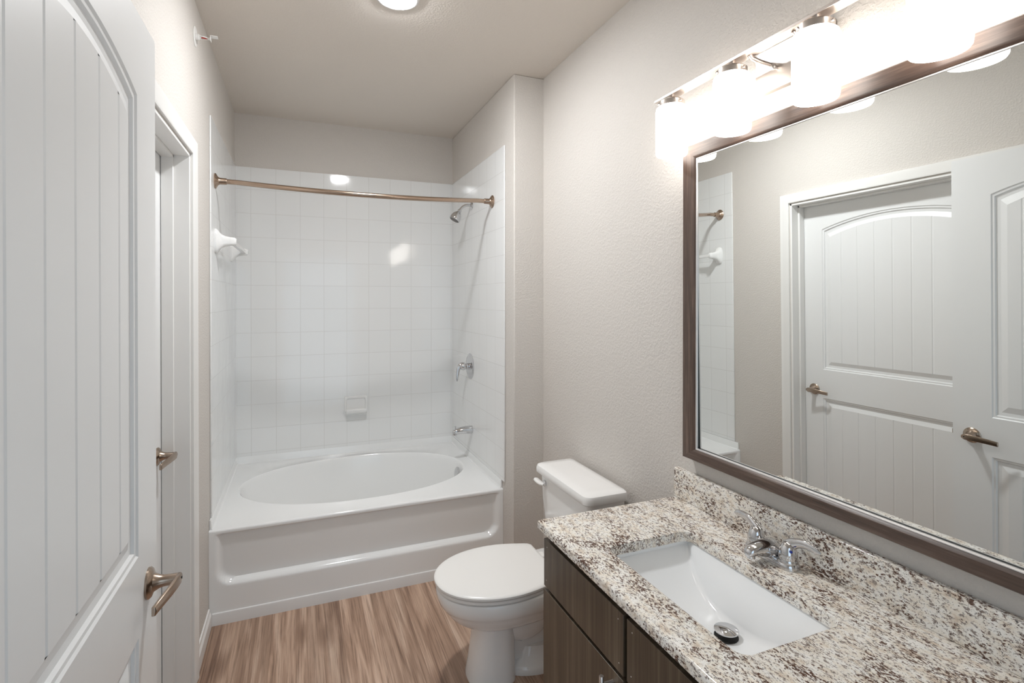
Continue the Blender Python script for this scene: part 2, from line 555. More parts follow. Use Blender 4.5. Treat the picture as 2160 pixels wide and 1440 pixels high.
def lever_handle(door, xf, y, z, sy, pin):
    """rose, neck and flat curved lever pointing along sy*y on a face looking +x"""
    h = MB()
    h.lathe((xf, y, z), (1, 0, 0), [(0.0005, 0), (0.033, 0), (0.0335, 0.004), (0.030, 0.008), (0.020, 0.012), (0.0145, 0.022), (0.0125, 0.030), (0.0115, 0.046), (0.0115, 0.052), (0.0003, 0.0525)], 40)
    root = h.build('door_handle', M_NICKEL, door, smooth=35, label='satin nickel lever handle')
    p = [(xf + 0.060, y - sy * 0.011, z), (xf + 0.0605, y, z), (xf + 0.058, y + sy * 0.02, z - 0.001), (xf + 0.052, y + sy * 0.05, z - 0.003), (xf + 0.043, y + sy * 0.080, z - 0.007), (xf + 0.034, y + sy * 0.108, z - 0.012)]
    hw = [0.006, 0.0125, 0.0125, 0.0115, 0.0105, 0.0095]
    m = MB()
    loops = []
    for (x, yy, zz), w in zip(p, hw):
        loops.append([(x - 0.004, yy, zz - w), (x + 0.003, yy, zz - w), (x + 0.0045, yy, zz), (x + 0.003, yy, zz + w), (x - 0.004, yy, zz + w)])
    m.loft(loops, True, True)
    m.lathe((xf + 0.048, y, z), (1, 0, 0), [(0.0115, 0), (0.0115, 0.014)], 24)
    lv = m.build('lever', M_NICKEL, root, bevel=0.0015)
    if pin:
        MB().lathe((xf + 0.0625, y, z), (1, 0, 0), [(0.0028, 0), (0.0028, 0.0028), (0.002, 0.003)], 12).build('privacy_pin', M_BLACK, root)
    return root

closet = door_leaf('door_1', -0.112, 0.036, OP0 + J + 0.003, OP1 - J - 0.003, 0.012, OPZ - J - 0.004,
                   0.124, 1.916, 0.062, 1.068, 0.895, 0.205, 7, 0.070, 0.050,
                   'white closed closet door with arched plank panels and a lever handle')
lever_handle(closet, -0.112, OP1 - J - 0.072, 0.942, -1, False)
EY = -1.360
opend = door_leaf('door_2', 0.066, 0.036, EY - 0.914, EY, 0.012, 2.122, 0.145, 1.948, 0.055, 0.985, 0.815, 0.20, 5, 0.050, 0.055,
                  'white open entrance door in the left foreground, folded back along the wall')
lever_handle(opend, 0.066, EY - 0.074, 0.894, -1, True)
m = MB().box(0.036, 0.060, EY - 0.0005, EY + 0.0012, 0.865, 0.922)
m.box(0.042, 0.054, EY, EY + 0.009, 0.884, 0.904)
m.build('latch_plate', M_NICKEL, opend, bevel=0.001)
for z in (0.25, 1.07, 1.88):
    MB().lathe((0.073, EY - 0.919, z), (0, 0, 1), [(0.0005, 0), (0.006, 0), (0.006, 0.09), (0.0005, 0.09)], 14).build('hinge', M_NICKEL, opend, smooth=40)
b = MB()
b.box(XL, 0.036, EY - 1.02, EY - 0.93, 0, 2.20)
tag(b.build('trim_4', M_TRIM, bevel=0.003), 'white door post carrying the open entrance door', 'door casing', 'structure')

# ------------------------------------------------------------------ bathtub
tub_root = thing('bathtub', (0.717, 0.5, 0), 'white bathtub with an oval basin and a panelled apron in the alcove', 'bathtub')
b = MB()
N = 96
TCX, TCY, TA, TB = 0.712, 0.520, 0.655, 0.412
def rect_pt(t, x0, x1, y0, y1):
    c, s_ = math.cos(t), math.sin(t)
    hx, hy = (x1 - x0) / 2, (y1 - y0) / 2
    # fixed angle fan from the oval centre
    k = min((hx / abs(c)) if abs(c) > 1e-6 else 9, (hy / abs(s_)) if abs(s_) > 1e-6 else 9)
    return ((x0 + x1) / 2 + c * k, (y0 + y1) / 2 + s_ * k)
tx0, tx1, ty0, ty1 = XL + 0.0005, XA - 0.0005, -0.020, YB - 0.0005
ang = [2 * PI * k / N for k in range(N)]
def add_corners():
    hx, hy = (tx1 - tx0) / 2, (ty1 - ty0) / 2
    a = math.atan2(hy, hx)
    for t in (a, PI - a, PI + a, 2 * PI - a):
        k = min(range(N), key=lambda i: abs(ang[i] - t))
        ang[k] = t
add_corners()
def oval(cx, cy, a, bb, z, e=0.93):
    return [(cx + a * spow(math.cos(t), e), cy + bb * spow(math.sin(t), e), z) for t in ang]
outer = [(*rect_pt(t, tx0, tx1, ty0, ty1), DECK) for t in ang]
rim = []
R_ = [(1.012, 0.0), (1.004, 0.0015), (0.998, -0.001), (0.990, -0.010), (0.980, -0.028)]
loops = [outer]
for k, dz in R_:
    loops.append(oval(TCX, TCY, TA * k, TB * k, DECK + dz))
for f in (0.1, 0.25, 0.45, 0.65, 0.82, 0.92, 0.97):
    zz = DECK - 0.028 - (DECK - 0.028 - 0.105) * f
    g = f ** 1.15
    loops.append(oval(TCX + 0.055 * g, TCY, TA * 0.98 - 0.125 * g, TB * 0.98 - 0.075 * g, zz))
for k, zz in ((0.95, 0.094), (0.88, 0.088), (0.6, 0.086), (0.25, 0.084)):
    loops.append(oval(TCX + 0.06, TCY, (TA * 0.98 - 0.130) * k, (TB * 0.98 - 0.078) * k, zz))
b.loft(loops, False, True)
body = b.build('basin', M_TUB, tub_root, smooth=50)
# apron with a recessed panel
b = MB()
NX, NZ = 150, 70
AX0, AX1, AZ0 = 0.012, 1.426, 0.176
def apron_y(x, z):
    # depth of the recessed panel with rounded lower corners, open at the lip
    r = 0.075
    cx = min(max(x, AX0 + r), AX1 - r)
    cz = max(z, AZ0 + r)
    d = math.hypot(x - cx, z - cz) - r if (x != cx or z != cz) else -min(x - AX0, AX1 - x, z - AZ0)
    if x == cx and z == cz: d = -1
    t = min(max((-d) / 0.021, 0), 1) if d > -1 else 1
    rec = t * t * (3 - 2 * t)
    lip = min(max((z - (DECK - 0.030)) / 0.012, 0), 1)
    lip = lip * lip * (3 - 2 * lip)
    y = -0.030 + (0.034 - 0.023 * min(max((z - AZ0) / (DECK - AZ0), 0), 1)) * rec * (1 - lip)
    e = z - (DECK - 0.010)
    if e > 0:
        y += 0.010 - math.sqrt(max(0.010 ** 2 - e * e, 0))
    return y
zsr = [0.0 + (DECK - 0.05) * i / 48 for i in range(48)] + [DECK - 0.05 + 0.05 * i / 22 for i in range(23)]
rows = []
for z in zsr:
    rows.append([(tx0 + (tx1 - tx0) * i / NX, apron_y(tx0 + (tx1 - tx0) * i / NX, z), z) for i in range(NX + 1)])
b.loft(rows, closed=False)
b.build('apron', M_TUB, tub_root, smooth=60)
b = MB()
# upstand against the three walls with a small cove
for pts in ([(tx0, -0.0195), (tx0, ty1), (tx1, ty1), (tx1, -0.0195)],):
    prof = [(0.018, DECK + 0.0003), (0.0112, DECK + 0.003), (0.0092, DECK + 0.010), (0.0086, ZT0 - 0.003), (0.0075, ZT0), (0.001, ZT0), (0.001, DECK + 0.0003)]
    ins = [((1, 0)), ((1, -1)), ((-1, -1)), ((-1, 0))]
    b.loft([[(p[0] + q[0] * d, p[1] + q[1] * d, z) for d, z in prof] for p, q in zip(pts, ins)], True, True)
b.build('upstand', M_TUB, tub_root, smooth=50)
ov = MB().lathe((1.340, 0.520, 0.378), (-1, 0, 0.22), [(0.002, -0.02), (0.030, -0.012), (0.036, 0.0), (0.036, 0.006), (0.031, 0.010), (0.0005, 0.012)], 36).build('overflow_cover', M_CHROME, tub_root, smooth=35)
MB().lathe((1.10, 0.52, 0.083), (0, 0, 1), [(0.034, 0), (0.034, 0.004), (0.026, 0.005), (0.020, 0.003), (0.001, 0.004)], 28).build('drain', M_CHROME, tub_root, smooth=35)

# ------------------------------------------------------------------ bath fittings
t = thing('tub_spout', (TX1, 0.527, 0.652), 'chrome bathtub spout low on the right tiled wall', 'spout')
b = MB()
loops = []
for (x, r, dz, fl) in ((1.4455, 0.026, 0, 1), (1.432, 0.0265, 0, 1), (1.40, 0.025, 0.001, 1), (1.36, 0.0225, 0.0, 0.98), (1.335, 0.020, -0.003, 0.95), (1.318, 0.017, -0.006, 0.9), (1.309, 0.011, -0.008, 0.9)):
    loops.append([(x, 0.527 + r * math.cos(2 * PI * k / 28), 0.652 + dz + fl * r * math.sin(2 * PI * k / 28)) for k in range(28)])
b.loft(loops, True, True)
b.lathe((1.326, 0.527, 0.651), (-0.12, 0, -1), [(0.0145, 0), (0.0145, 0.026), (0.012, 0.027), (0.0118, 0.012), (0.0005, 0.012)], 24)
b.build('spout_body', M_CHROME, t, smooth=40)
MB().lathe((1.328, 0.527, 0.664), (0, 0, 1), [(0.003, 0), (0.003, 0.010), (0.006, 0.012), (0.0065, 0.017), (0.0005, 0.019)], 16).build('diverter_knob', M_CHROME, t, smooth=40)

t = thing('shower_valve', (TX1, 0.567, 1.071), 'round chrome shower valve with a curved lever on the right tiled wall', 'shower valve')
MB().lathe((1.446, 0.567, 1.071), (-1, 0, 0), [(0.0005, 0), (0.086, 0), (0.087, 0.003), (0.083, 0.006), (0.050, 0.010), (0.030, 0.011), (0.0005, 0.011)], 56).build('escutcheon', M_CHROME, t, smooth=40)
b = MB().lathe((1.436, 0.567, 1.071), (-1, 0, 0), [(0.022, 0), (0.022, 0.022), (0.018, 0.024), (0.017, 0.030)], 28)
hd = b.build('valve_stem', M_CHROME, t, smooth=40)
b = MB().lathe((1.408, 0.567, 1.073), (-1, 0, 0), [(0.017, 0), (0.026, 0.004), (0.0275, 0.014), (0.024, 0.028), (0.012, 0.038), (0.0005, 0.040)], 28)
pts = bez((1.393, 0.566, 1.084), (1.355, 0.563, 1.088), (1.352, 0.560, 1.025), (1.350, 0.556, 0.975), 14)
b.tube(pts, [0.017, 0.0165, 0.016, 0.0155, 0.015, 0.0145, 0.014, 0.013, 0.012, 0.011, 0.0105, 0.010, 0.009, 0.0075, 0.004], 16, 0.62, (0, 1, 0))
b.build('valve_lever', M_CHROME, t, smooth=50)

t = thing('showerhead', (TX1, 0.532, 2.152), 'small chrome shower head on a bent arm under the curtain rod', 'shower head')
MB().lathe((1.446, 0.532, 2.152), (-1, 0, 0), [(0.0005, 0), (0.030, 0), (0.030, 0.004), (0.022, 0.010), (0.012, 0.013), (0.0005, 0.013)], 32).build('flange', M_CHROME, t, smooth=40)
pts = bez((1.446, 0.532, 2.152), (1.40, 0.532, 2.155), (1.385, 0.532, 2.145), (1.360, 0.532, 2.112), 14)
MB().tube(pts, 0.0095, 16, 1, (0, 1, 0)).build('arm', M_CHROME, t, smooth=50)
hd_p = Vector((1.364, 0.532, 2.117)); hd_d = Vector((-0.50, 0, -0.86)).normalized()
b = MB().lathe(hd_p, hd_d, [(0.010, 0), (0.014, 0.003), (0.014, 0.013), (0.011, 0.016), (0.018, 0.024), (0.029, 0.038), (0.0355, 0.056), (0.037, 0.072), (0.0355, 0.079), (0.033, 0.080), (0.0005, 0.078)], 36)
hdo = b.build('spray_head', M_CHROME, t, smooth=35)
b = MB().lathe(hd_p + hd_d * 0.0795, hd_d, [(0.0005, 0), (0.032, 0), (0.030, 0.0025), (0.020, 0.003), (0.0005, 0.004)], 32)
b.build('spray_face', M_NOZZLE, hdo, smooth=35)

# curved curtain rod
t = thing('shower_curtain_rod', (0.717, 0.13, 2.107), 'bronze curved shower curtain rod spanning the bath alcove', 'curtain rod')
pts = [(TX0 + 0.010, 0.128, 2.107), (0.055, 0.128, 2.107)]
n = 26
for i in range(n + 1):
    u = i / n
    x = 0.085 + (1.350 - 0.085) * u
    pts.append((x, 0.128 - 0.20 * (1 - (2 * u - 1) ** 2), 2.107 - 0.055 * (1 - (2 * u - 1) ** 2)))
pts += [(1.385, 0.128, 2.107), (TX1 - 0.010, 0.128, 2.107)]
MB().tube(pts, 0.0125, 18).build('rod', M_BRONZE, t, smooth=50)
for x, sx in ((TX0, 1), (TX1, -1)):
    f = MB().lathe((x, 0.128, 2.107), (sx, 0, 0), [(0.0005, 0), (0.037, 0), (0.038, 0.003), (0.035, 0.007), (0.022, 0.014), (0.0165, 0.022), (0.0160, 0.050), (0.0150, 0.052), (0.0005, 0.052)], 36).build('flange', M_BRONZE, t, smooth=38)
    b = MB()
    for k in range(3):
        a = PI / 2 + k * 2 * PI / 3 + PI
        b.lathe((x + sx * 0.0065, 0.128 + 0.028 * math.cos(a), 2.107 + 0.028 * math.sin(a)), (sx, 0, 0), [(0.0045, 0), (0.0042, 0.003), (0.0005, 0.0036)], 12)
        b.build('screw', M_BRUSH, f, smooth=40)
        b = MB()

# soap dish on the back wall
t = thing('soap_dish', (0.743, TY, 0.775), 'white ceramic soap dish set in the back wall tiles', 'soap dish')
b = MB()
SX0_, SX1_, SZ0, SZ1 = 0.664, 0.822, 0.706, 0.842
def rr(x0, x1, z0, z1, r, y, n=6):
    out = []
    for cx, cz, a0 in ((x1 - r, z1 - r, 0), (x0 + r, z1 - r, PI / 2), (x0 + r, z0 + r, PI), (x1 - r, z0 + r, 1.5 * PI)):
        for k in range(n + 1):
            a = a0 + PI / 2 * k / n
            out.append((cx + r * math.cos(a), y, cz + r * math.sin(a)))
    return out
b.loft([rr(SX0_, SX1_, SZ0, SZ1, 0.014, TY + 0.002), rr(SX0_, SX1_, SZ0, SZ1, 0.014, TY - 0.010), rr(SX0_ + 0.004, SX1_ - 0.004, SZ0 + 0.004, SZ1 - 0.004, 0.012, TY - 0.014),
        rr(SX0_ + 0.013, SX1_ - 0.013, SZ0 + 0.013, SZ1 - 0.016, 0.010, TY - 0.0135), rr(SX0_ + 0.018, SX1_ - 0.018, SZ0 + 0.018, SZ1 - 0.022, 0.010, TY - 0.005)], False, True)
b.build('back_plate', M_CERAM, t, smooth=45)
b = MB()
prof = [(TY - 0.004, SZ0 + 0.012), (TY - 0.045, SZ0 + 0.016), (TY - 0.062, SZ0 + 0.028), (TY - 0.066, SZ0 + 0.046), (TY - 0.060, SZ0 + 0.052), (TY - 0.053, SZ0 + 0.044), (TY - 0.045, SZ0 + 0.033), (TY - 0.004, SZ0 + 0.030)]
b.loft([[(x, TY + (y - TY) * k, z) for y, z in prof] for x, k in ((SX0_ + 0.008, 0.80), (SX0_ + 0.018, 0.97), (0.715, 1.0), (0.771, 1.0), (SX1_ - 0.018, 0.97), (SX1_ - 0.008, 0.80))], True, True)
b.build('tray', M_CERAM, t, smooth=50)

# ceramic towel bar on the left tiles
t = thing('towel_bar', (TX0, 0.44, 1.812), 'white ceramic towel bar on the left tiled wall', 'towel bar')
PY = (0.140, 0.760)
for y in PY:
    b = MB()
    loops = []
    for d, hw, hh in ((-0.004, 0.036, 0.062), (0.006, 0.036, 0.062), (0.012, 0.033, 0.056), (0.024, 0.024, 0.038), (0.042, 0.019, 0.027), (0.065, 0.018, 0.022), (0.086, 0.017, 0.020), (0.094, 0.012, 0.014)):
        loops.append([(TX0 + d, y + hw * spow(math.cos(2 * PI * k / 28), 0.7), 1.812 + hh * spow(math.sin(2 * PI * k / 28), 0.7)) for k in range(28)])
    b.loft(loops, True, True)
    b.build('post', M_CERAM, t, smooth=55)
MB().box(TX0 + 0.062, TX0 + 0.082, PY[0] + 0.010, PY[1] - 0.010, 1.802, 1.822).build('bar', M_CERAM, t, bevel=0.002)

# ------------------------------------------------------------------ toilet
TYC = -0.806
t = thing('toilet', (1.30, TYC, 0), 'white toilet with closed lid between bathtub and vanity', 'toilet')
def sec(xf, xb, hw, z, ef=0.92, n=48, xm=None):
    """egg section: round front at xf (towards -x), squarer back at xb"""
    xm = xm if xm is not None else xf + (xb - xf) * 0.55
    out = []
    for k in range(n):
        a = 2 * PI * k / n
        c, s_ = math.cos(a), math.sin(a)
        if c < 0:
            out.append((xm + (xm - xf) * spow(c, ef), TYC + hw * spow(s_, ef), z))
        else:
            out.append((xm + (xb - xm) * spow(c, 0.6), TYC + hw * spow(s_, 0.75), z))
    return out
b = MB()
b.loft([sec(1.045, 1.30, 0.062, 0.205, xm=1.16), sec(1.000, 1.33, 0.105, 0.232, xm=1.15), sec(0.958, 1.36, 0.140, 0.250, xm=1.15), sec(0.925, 1.40, 0.166, 0.275, xm=1.15),
        sec(0.902, 1.43, 0.184, 0.305, xm=1.15), sec(0.892, 1.43, 0.192, 0.322, xm=1.15), sec(0.886, 1.43, 0.196, 0.326, xm=1.15), sec(0.878, 1.43, 0.201, 0.350, xm=1.15), sec(0.876, 1.43, 0.202, 0.370, xm=1.15),
        sec(0.880, 1.43, 0.199, 0.380, xm=1.15), sec(0.892, 1.42, 0.186, 0.384, xm=1.15)], True, True)
b.build('bowl', M_PORC, t, smooth=40)
b = MB()
b.loft([sec(0.998, 1.190, 0.100, 0.0, 0.8, xm=1.10), sec(0.998, 1.190, 0.101, 0.012, 0.8, xm=1.10), sec(1.008, 1.189, 0.096, 0.06, 0.8, xm=1.10), sec(1.020, 1.188, 0.091, 0.14, 0.8, xm=1.10),
        sec(1.028, 1.186, 0.088, 0.22, 0.8, xm=1.10), sec(1.020, 1.184, 0.095, 0.262, 0.8, xm=1.10)], True, True)
b.build('pedestal', M_PORC, t, smooth=40)
b = MB()
# trapway seen as a swollen channel behind the pedestal and the foot flange
b.tube(bez((1.16, TYC, 0.235), (1.30, TYC, 0.060), (1.34, TYC, 0.40), (1.44, TYC, 0.285), 16) + [(1.475, TYC, 0.17), (1.49, TYC, 0.06), (1.49, TYC, 0.01)], [0.075] * 17 + [0.072, 0.075, 0.085], 24, 1.0, (0, 1, 0))
b.loft([sec(1.15, 1.560, 0.095, 0.0, xm=1.36), sec(1.15, 1.560, 0.096, 0.020, xm=1.36), sec(1.16, 1.555, 0.090, 0.034, xm=1.36), sec(1.20, 1.53, 0.070, 0.050, xm=1.36), sec(1.22, 1.52, 0.055, 0.09, xm=1.36)], True, True)
b.box(1.17, 1.45, TYC - 0.030, TYC + 0.030, 0.02, 0.30)
b.loft([[(1.36, TYC - w, z0), (1.585, TYC - w, z0), (1.585, TYC + w, z0), (1.36, TYC + w, z0)] for w, z0 in ((0.10, 0.27), (0.155, 0.315), (0.168, 0.345), (0.168, 0.372), (0.160, 0.380))], True, True)
b.build('trapway', M_PORC, t, smooth=45)
for s_ in (-1, 1):
    MB().lathe((1.33, TYC + s_ * 0.083, 0.030), (0, 0, 1), [(0.017, 0), (0.017, 0.010), (0.014, 0.020), (0.007, 0.025), (0.0005, 0.026)], 20).build('bolt_cap', M_SEAT, t, smooth=40)
def lid_outline(inset, z, n=64):
    xf, xm, xb, hw = 0.868 + inset, 1.135, 1.345 - inset, 0.207 - inset
    out = []
    for k in range(n):
        a = 2 * PI * k / n
        c, s_ = math.cos(a), math.sin(a)
        if c < 0:
            out.append((xm + (xm - xf) * spow(c, 0.96), TYC + hw * spow(s_, 0.96), z))
        else:
            u = (k / n * 4) if k <= n / 4 else ((n - k) / n * 4)   # 0 at the back centre, 1 at the widest
            w = 0.153 - inset * 0.6
            if u < 0.34:
                out.append((xb, TYC + math.copysign(w * u / 0.34, s_), z))
            else:
                q = (u - 0.34) / 0.66
                out.append((xb - (xb - xm) * q, TYC + math.copysign(w + (hw - w) * math.sin(q * PI / 2) ** 0.95, s_), z))
    return out
b = MB().loft([lid_outline(0.012, 0.3865), lid_outline(0.006, 0.3885), lid_outline(0.006, 0.3985), lid_outline(0.012, 0.401)], True, True)
b.build('seat', M_SEAT, t, smooth=40)
b = MB().loft([lid_outline(0.007, 0.4055), lid_outline(0.000, 0.4072), lid_outline(0.000, 0.414), lid_outline(0.004, 0.4185), lid_outline(0.014, 0.4205), lid_outline(0.05, 0.4215), lid_outline(0.12, 0.422)], True, True)
b.build('seat_lid', M_SEAT, t, smooth=40)
for s_ in (-1, 1):
    MB().box(1.340, 1.375, TYC + s_ * 0.07 - 0.022, TYC + s_ * 0.07 + 0.022, 0.380, 0.404).build('seat_hinge', M_SEAT, t, bevel=0.005, seg=3)
def tank_sec(x0, x1, hw, z, r=0.03, n=6):
    out = []
    for cx, cy, a0 in ((x1 - r * 0.6, TYC + hw - r, 0), (x0 + r, TYC + hw - r, PI / 2), (x0 + r, TYC - hw + r, PI), (x1 - r * 0.6, TYC - hw + r, 1.5 * PI)):
        for k in range(n + 1):
            a = a0 + PI / 2 * k / n
            rx = r * 0.6 if cx > (x0 + x1) / 2 else r
            out.append((cx + rx * math.cos(a), cy + r * math.sin(a), z))
    return out
b = MB().loft([tank_sec(1.455, 1.595, 0.185, 0.380), tank_sec(1.445, 1.600, 0.200, 0.392), tank_sec(1.428, 1.602, 0.222, 0.60), tank_sec(1.424, 1.602, 0.226, 0.714)], True, True)
b.build('tank', M_PORC, t, smooth=40)
b = MB().loft([tank_sec(1.406, 1.604, 0.240, 0.714, 0.035), tank_sec(1.403, 1.606, 0.243, 0.718, 0.035), tank_sec(1.403, 1.606, 0.243, 0.738, 0.035), tank_sec(1.407, 1.603, 0.239, 0.748, 0.034), tank_sec(1.417, 1.596, 0.229, 0.753, 0.03), tank_sec(1.45, 1.57, 0.19, 0.7545, 0.02)], True, True)
b.build('tank_lid', M_PORC, t, smooth=40)
b = MB().lathe((1.428, TYC + 0.165, 0.676), (-1, 0, 0), [(0.014, 0), (0.014, 0.010), (0.010, 0.014)], 20)
fl = b.build('flush_lever', M_CHROME, t, smooth=40)
MB().tube([(1.410, TYC + 0.150, 0.675), (1.404, TYC + 0.165, 0.676), (1.400, TYC + 0.188, 0.679), (1.397, TYC + 0.208, 0.684), (1.396, TYC + 0.216, 0.686)], [0.008, 0.013, 0.0145, 0.0135, 0.006], 16, 0.55, (0, 0, 1)).build('lever', M_SEAT, fl, smooth=50, label='white plastic flush lever arm')

# ------------------------------------------------------------------ vanity
VY0, VY1 = -2.74, -1.313
FX = 1.095
t = thing('vanity_cabinet', (1.35, -2.0, 0), 'dark brown wood-grain vanity cabinet under the granite countertop', 'vanity cabinet')
b = MB().box(1.116, XR - 0.002, VY1 - 0.016, VY1 + 0.001, 0.10, 0.7945).box(1.116, XR - 0.002, VY0, VY0 + 0.016, 0.10, 0.7945)
b.box(1.116, XR - 0.002, VY0 + 0.016, VY1 - 0.016, 0.10, 0.116).box(XR - 0.014, XR - 0.002, VY0 + 0.016, VY1 - 0.016, 0.116, 0.7945)
b.box(1.17, XR - 0.002, VY0, VY1 - 0.002, 0.0, 0.10)
b.build('carcass', M_CAB, t)
MB().box(1.113, 1.117, VY0 + 0.002, VY1 - 0.004, 0.11, 0.794).build('shaded_face_frame', M_DARK, t)  # near-black sheet behind the fronts, shade of the recessed gaps as colour
def handle(par, y, z0, z1):
    h = MB().lathe((1.062, y, z0), (0, 0, 1), [(0.0005, 0), (0.0055, 0), (0.006, 0.001), (0.006, z1 - z0 - 0.001), (0.0055, z1 - z0), (0.0005, z1 - z0)], 18)
    for z in (z0 + 0.022, z1 - 0.022):
        h.lathe((1.062, y, z), (1, 0, 0), [(0.0045, 0), (0.0045, FX - 1.062 + 0.001)], 14)
    h.build('handle', M_BRUSH, par, smooth=40, label='brushed steel bar handle')
dy = [(-1.752, -1.314), (-2.204, -1.766), (-2.735, -2.218)]
for i, (y0, y1) in enumerate(dy):
    b = MB().box(FX, 1.113, y0, y1, 0.617, 0.766)
    pdr = b.build('drawer_front', M_CAB, t, bevel=0.0012)
    for yy, zz in ((y0 + 0.022, 0.745), (y0 + 0.018, 0.640), (y1 - 0.022, 0.745), (y1 - 0.018, 0.640)):
        MB().lathe((FX + 0.0005, yy, zz), (-1, 0, 0), [(0.0018, 0), (0.0016, 0.0006), (0.0003, 0.0008)], 10).build('nail_dot', M_TRIM, pdr)
    b = MB().box(FX, 1.113, y0, y1 - (0.0 if i else -0.004), 0.115, 0.606)
    d = b.build('cabinet_door', M_CAB, t, bevel=0.0012)
    if i < 2:
        handle(d, y0 + 0.044 if i == 0 else y1 - 0.044, 0.455, 0.600)
    else:
        handle(d, y0 + 0.05, 0.44, 0.575)

# countertop with the sink cut-out
HX0, HX1, HY0, HY1 = 1.178, 1.465, -2.036, -1.548
CX0, CX1, CY0, CY1 = 1.075, XR - 0.001, -2.75, -1.306
def rrect(x0, x1, y0, y1, r, z, n=7):
    out = []
    for cx, cy, a0 in ((x1 - r, y1 - r, 0), (x0 + r, y1 - r, PI / 2), (x0 + r, y0 + r, PI), (x1 - r, y0 + r, 1.5 * PI)):
        for k in range(n + 1):
            a = a0 + PI / 2 * k / n
            out.append((cx + r * math.cos(a), cy + r * math.sin(a), z))
    return out
TH = 0.030
def slab(d, z): return rrect(CX0 + d, CX1 - d * 0, CY0 + d, CY1 - d, 0.004, z)
def hole(d, z): return rrect(HX0 - d, HX1 + d, HY0 - d, HY1 + d, 0.030 + d, z)
b = MB()
b.loft([hole(0, CT - TH), hole(0, CT - 0.004), hole(0.0012, CT - 0.0012), hole(0.004, CT), slab(0.008, CT), slab(0.0035, CT - 0.0015), slab(0.001, CT - 0.005), slab(0, CT - 0.010), slab(0, CT - TH + 0.005), slab(0.004, CT - TH), hole(0, CT - TH)])
ct = b.build('countertop', M_GRAN, smooth=35)
tag(ct, 'speckled white and brown granite countertop on the dark vanity', 'countertop')
b = MB().box(XR - 0.021, XR - 0.001, CY0, CY1 - 0.001, CT, CT + 0.103)
b.build('backsplash', M_GRAN, ct, bevel=0.003)

# sink
t = thing('sink', (1.32, -1.792, 0.66), 'white rectangular undermount sink in the granite countertop', 'sink')
b = MB()
NU = 56
SD = 0.115
y0, y1 = HY0 - 0.006, HY1 + 0.006
x0, x1 = HX0 - 0.006, HX1 + 0.006
ztop = CT - TH - 0.0005
rows = []
for i in range(NU + 1):
    u = -1 + 2 * i / NU
    yy = (y0 + y1) / 2 + u * (y1 - y0) / 2
    f = 1 - abs(u) ** 2.3
    zf = ztop - 0.012 - (SD - 0.012) * f
    dep = ztop - zf
    row = [(x0, ztop)]
    # front wall, floor, back wall with filleted creases
    r = min(0.03, dep * 0.8)
    fx = x0 + 0.012 * f
    bx = x1 - 0.055 * f
    for k in range(5):
        a = PI + PI / 2 * k / 4
        row.append((fx + r + r * math.cos(a), zf + r + r * math.sin(a)))
    for k in range(1, 6):
        q = k / 6
        row.append((fx + r + (bx - r * 0.7 - fx - r) * q, zf - 0.004 * f * math.sin(q * PI)))
    rb = r * 0.7
    for k in range(6):
        a = 1.5 * PI + (PI / 2) * k / 5
        row.append((bx - rb + rb * math.cos(a), zf + rb + rb * math.sin(a)))
    row.append((bx + (x1 - bx) * 0.45, zf + rb + (ztop - zf - rb) * 0.5))
    row.append((x1, ztop))
    rows.append([(px, yy, pz) for px, pz in row])
b.loft(rows, closed=False)
# end walls close the small step to the rim
for i, ye in ((0, y0), (NU, y1)):
    rw = rows[i]
    b.add(rw, [tuple(range(len(rw)))])
# outer rim flange under the stone
b.loft([[(x0, y0, ztop), (x1, y0, ztop), (x1, y1, ztop), (x0, y1, ztop)], [(x0 - 0.012, y0 - 0.012, ztop), (x1 + 0.012, y0 - 0.012, ztop), (x1 + 0.012, y1 + 0.012, ztop), (x0 - 0.012, y1 + 0.012, ztop)]])
b.build('basin', M_SINK, t, smooth=50)
dz = ztop - SD - 0.004
DXX, DYY = 1.366, -1.802
dr = MB().lathe((DXX, DYY, dz - 0.006), (0, 0, 1), [(0.029, 0), (0.029, 0.012), (0.027, 0.0125), (0.026, 0.010), (0.0005, 0.010)], 36).build('drain_ring', M_DARK, t, smooth=40)
MB().lathe((DXX, DYY, dz + 0.004), (0, 0, 1), [(0.006, 0), (0.006, 0.012), (0.0275, 0.013), (0.0295, 0.0155), (0.029, 0.018), (0.021, 0.0205), (0.010, 0.0222), (0.0005, 0.0228)], 40).build('stopper', M_CHROME, dr, smooth=40)

# faucet
FXX, FYY = 1.558, -1.768
t = thing('faucet', (FXX, FYY, CT), 'chrome two-handle faucet behind the sink', 'faucet')
def stadium(hl, hw, z, n=14):
    out = []
    for k in range(n + 1):
        a = -PI / 2 + PI * k / n
        out.append((FXX + hw * math.sin(a), FYY + (hl - hw) + hw * math.cos(a), z))
    for k in range(n + 1):
        a = PI / 2 + PI * k / n
        out.append((FXX + hw * math.sin(a), FYY - (hl - hw) + hw * math.cos(a), z))
    return out
b = MB().loft([stadium(0.080, 0.027, CT + 0.0006), stadium(0.080, 0.027, CT + 0.008), stadium(0.078, 0.0255, CT + 0.014), stadium(0.073, 0.021, CT + 0.0175), stadium(0.06, 0.01, CT + 0.018)], True, True)
b.build('base_plate', M_CHROME, t, smooth=40)
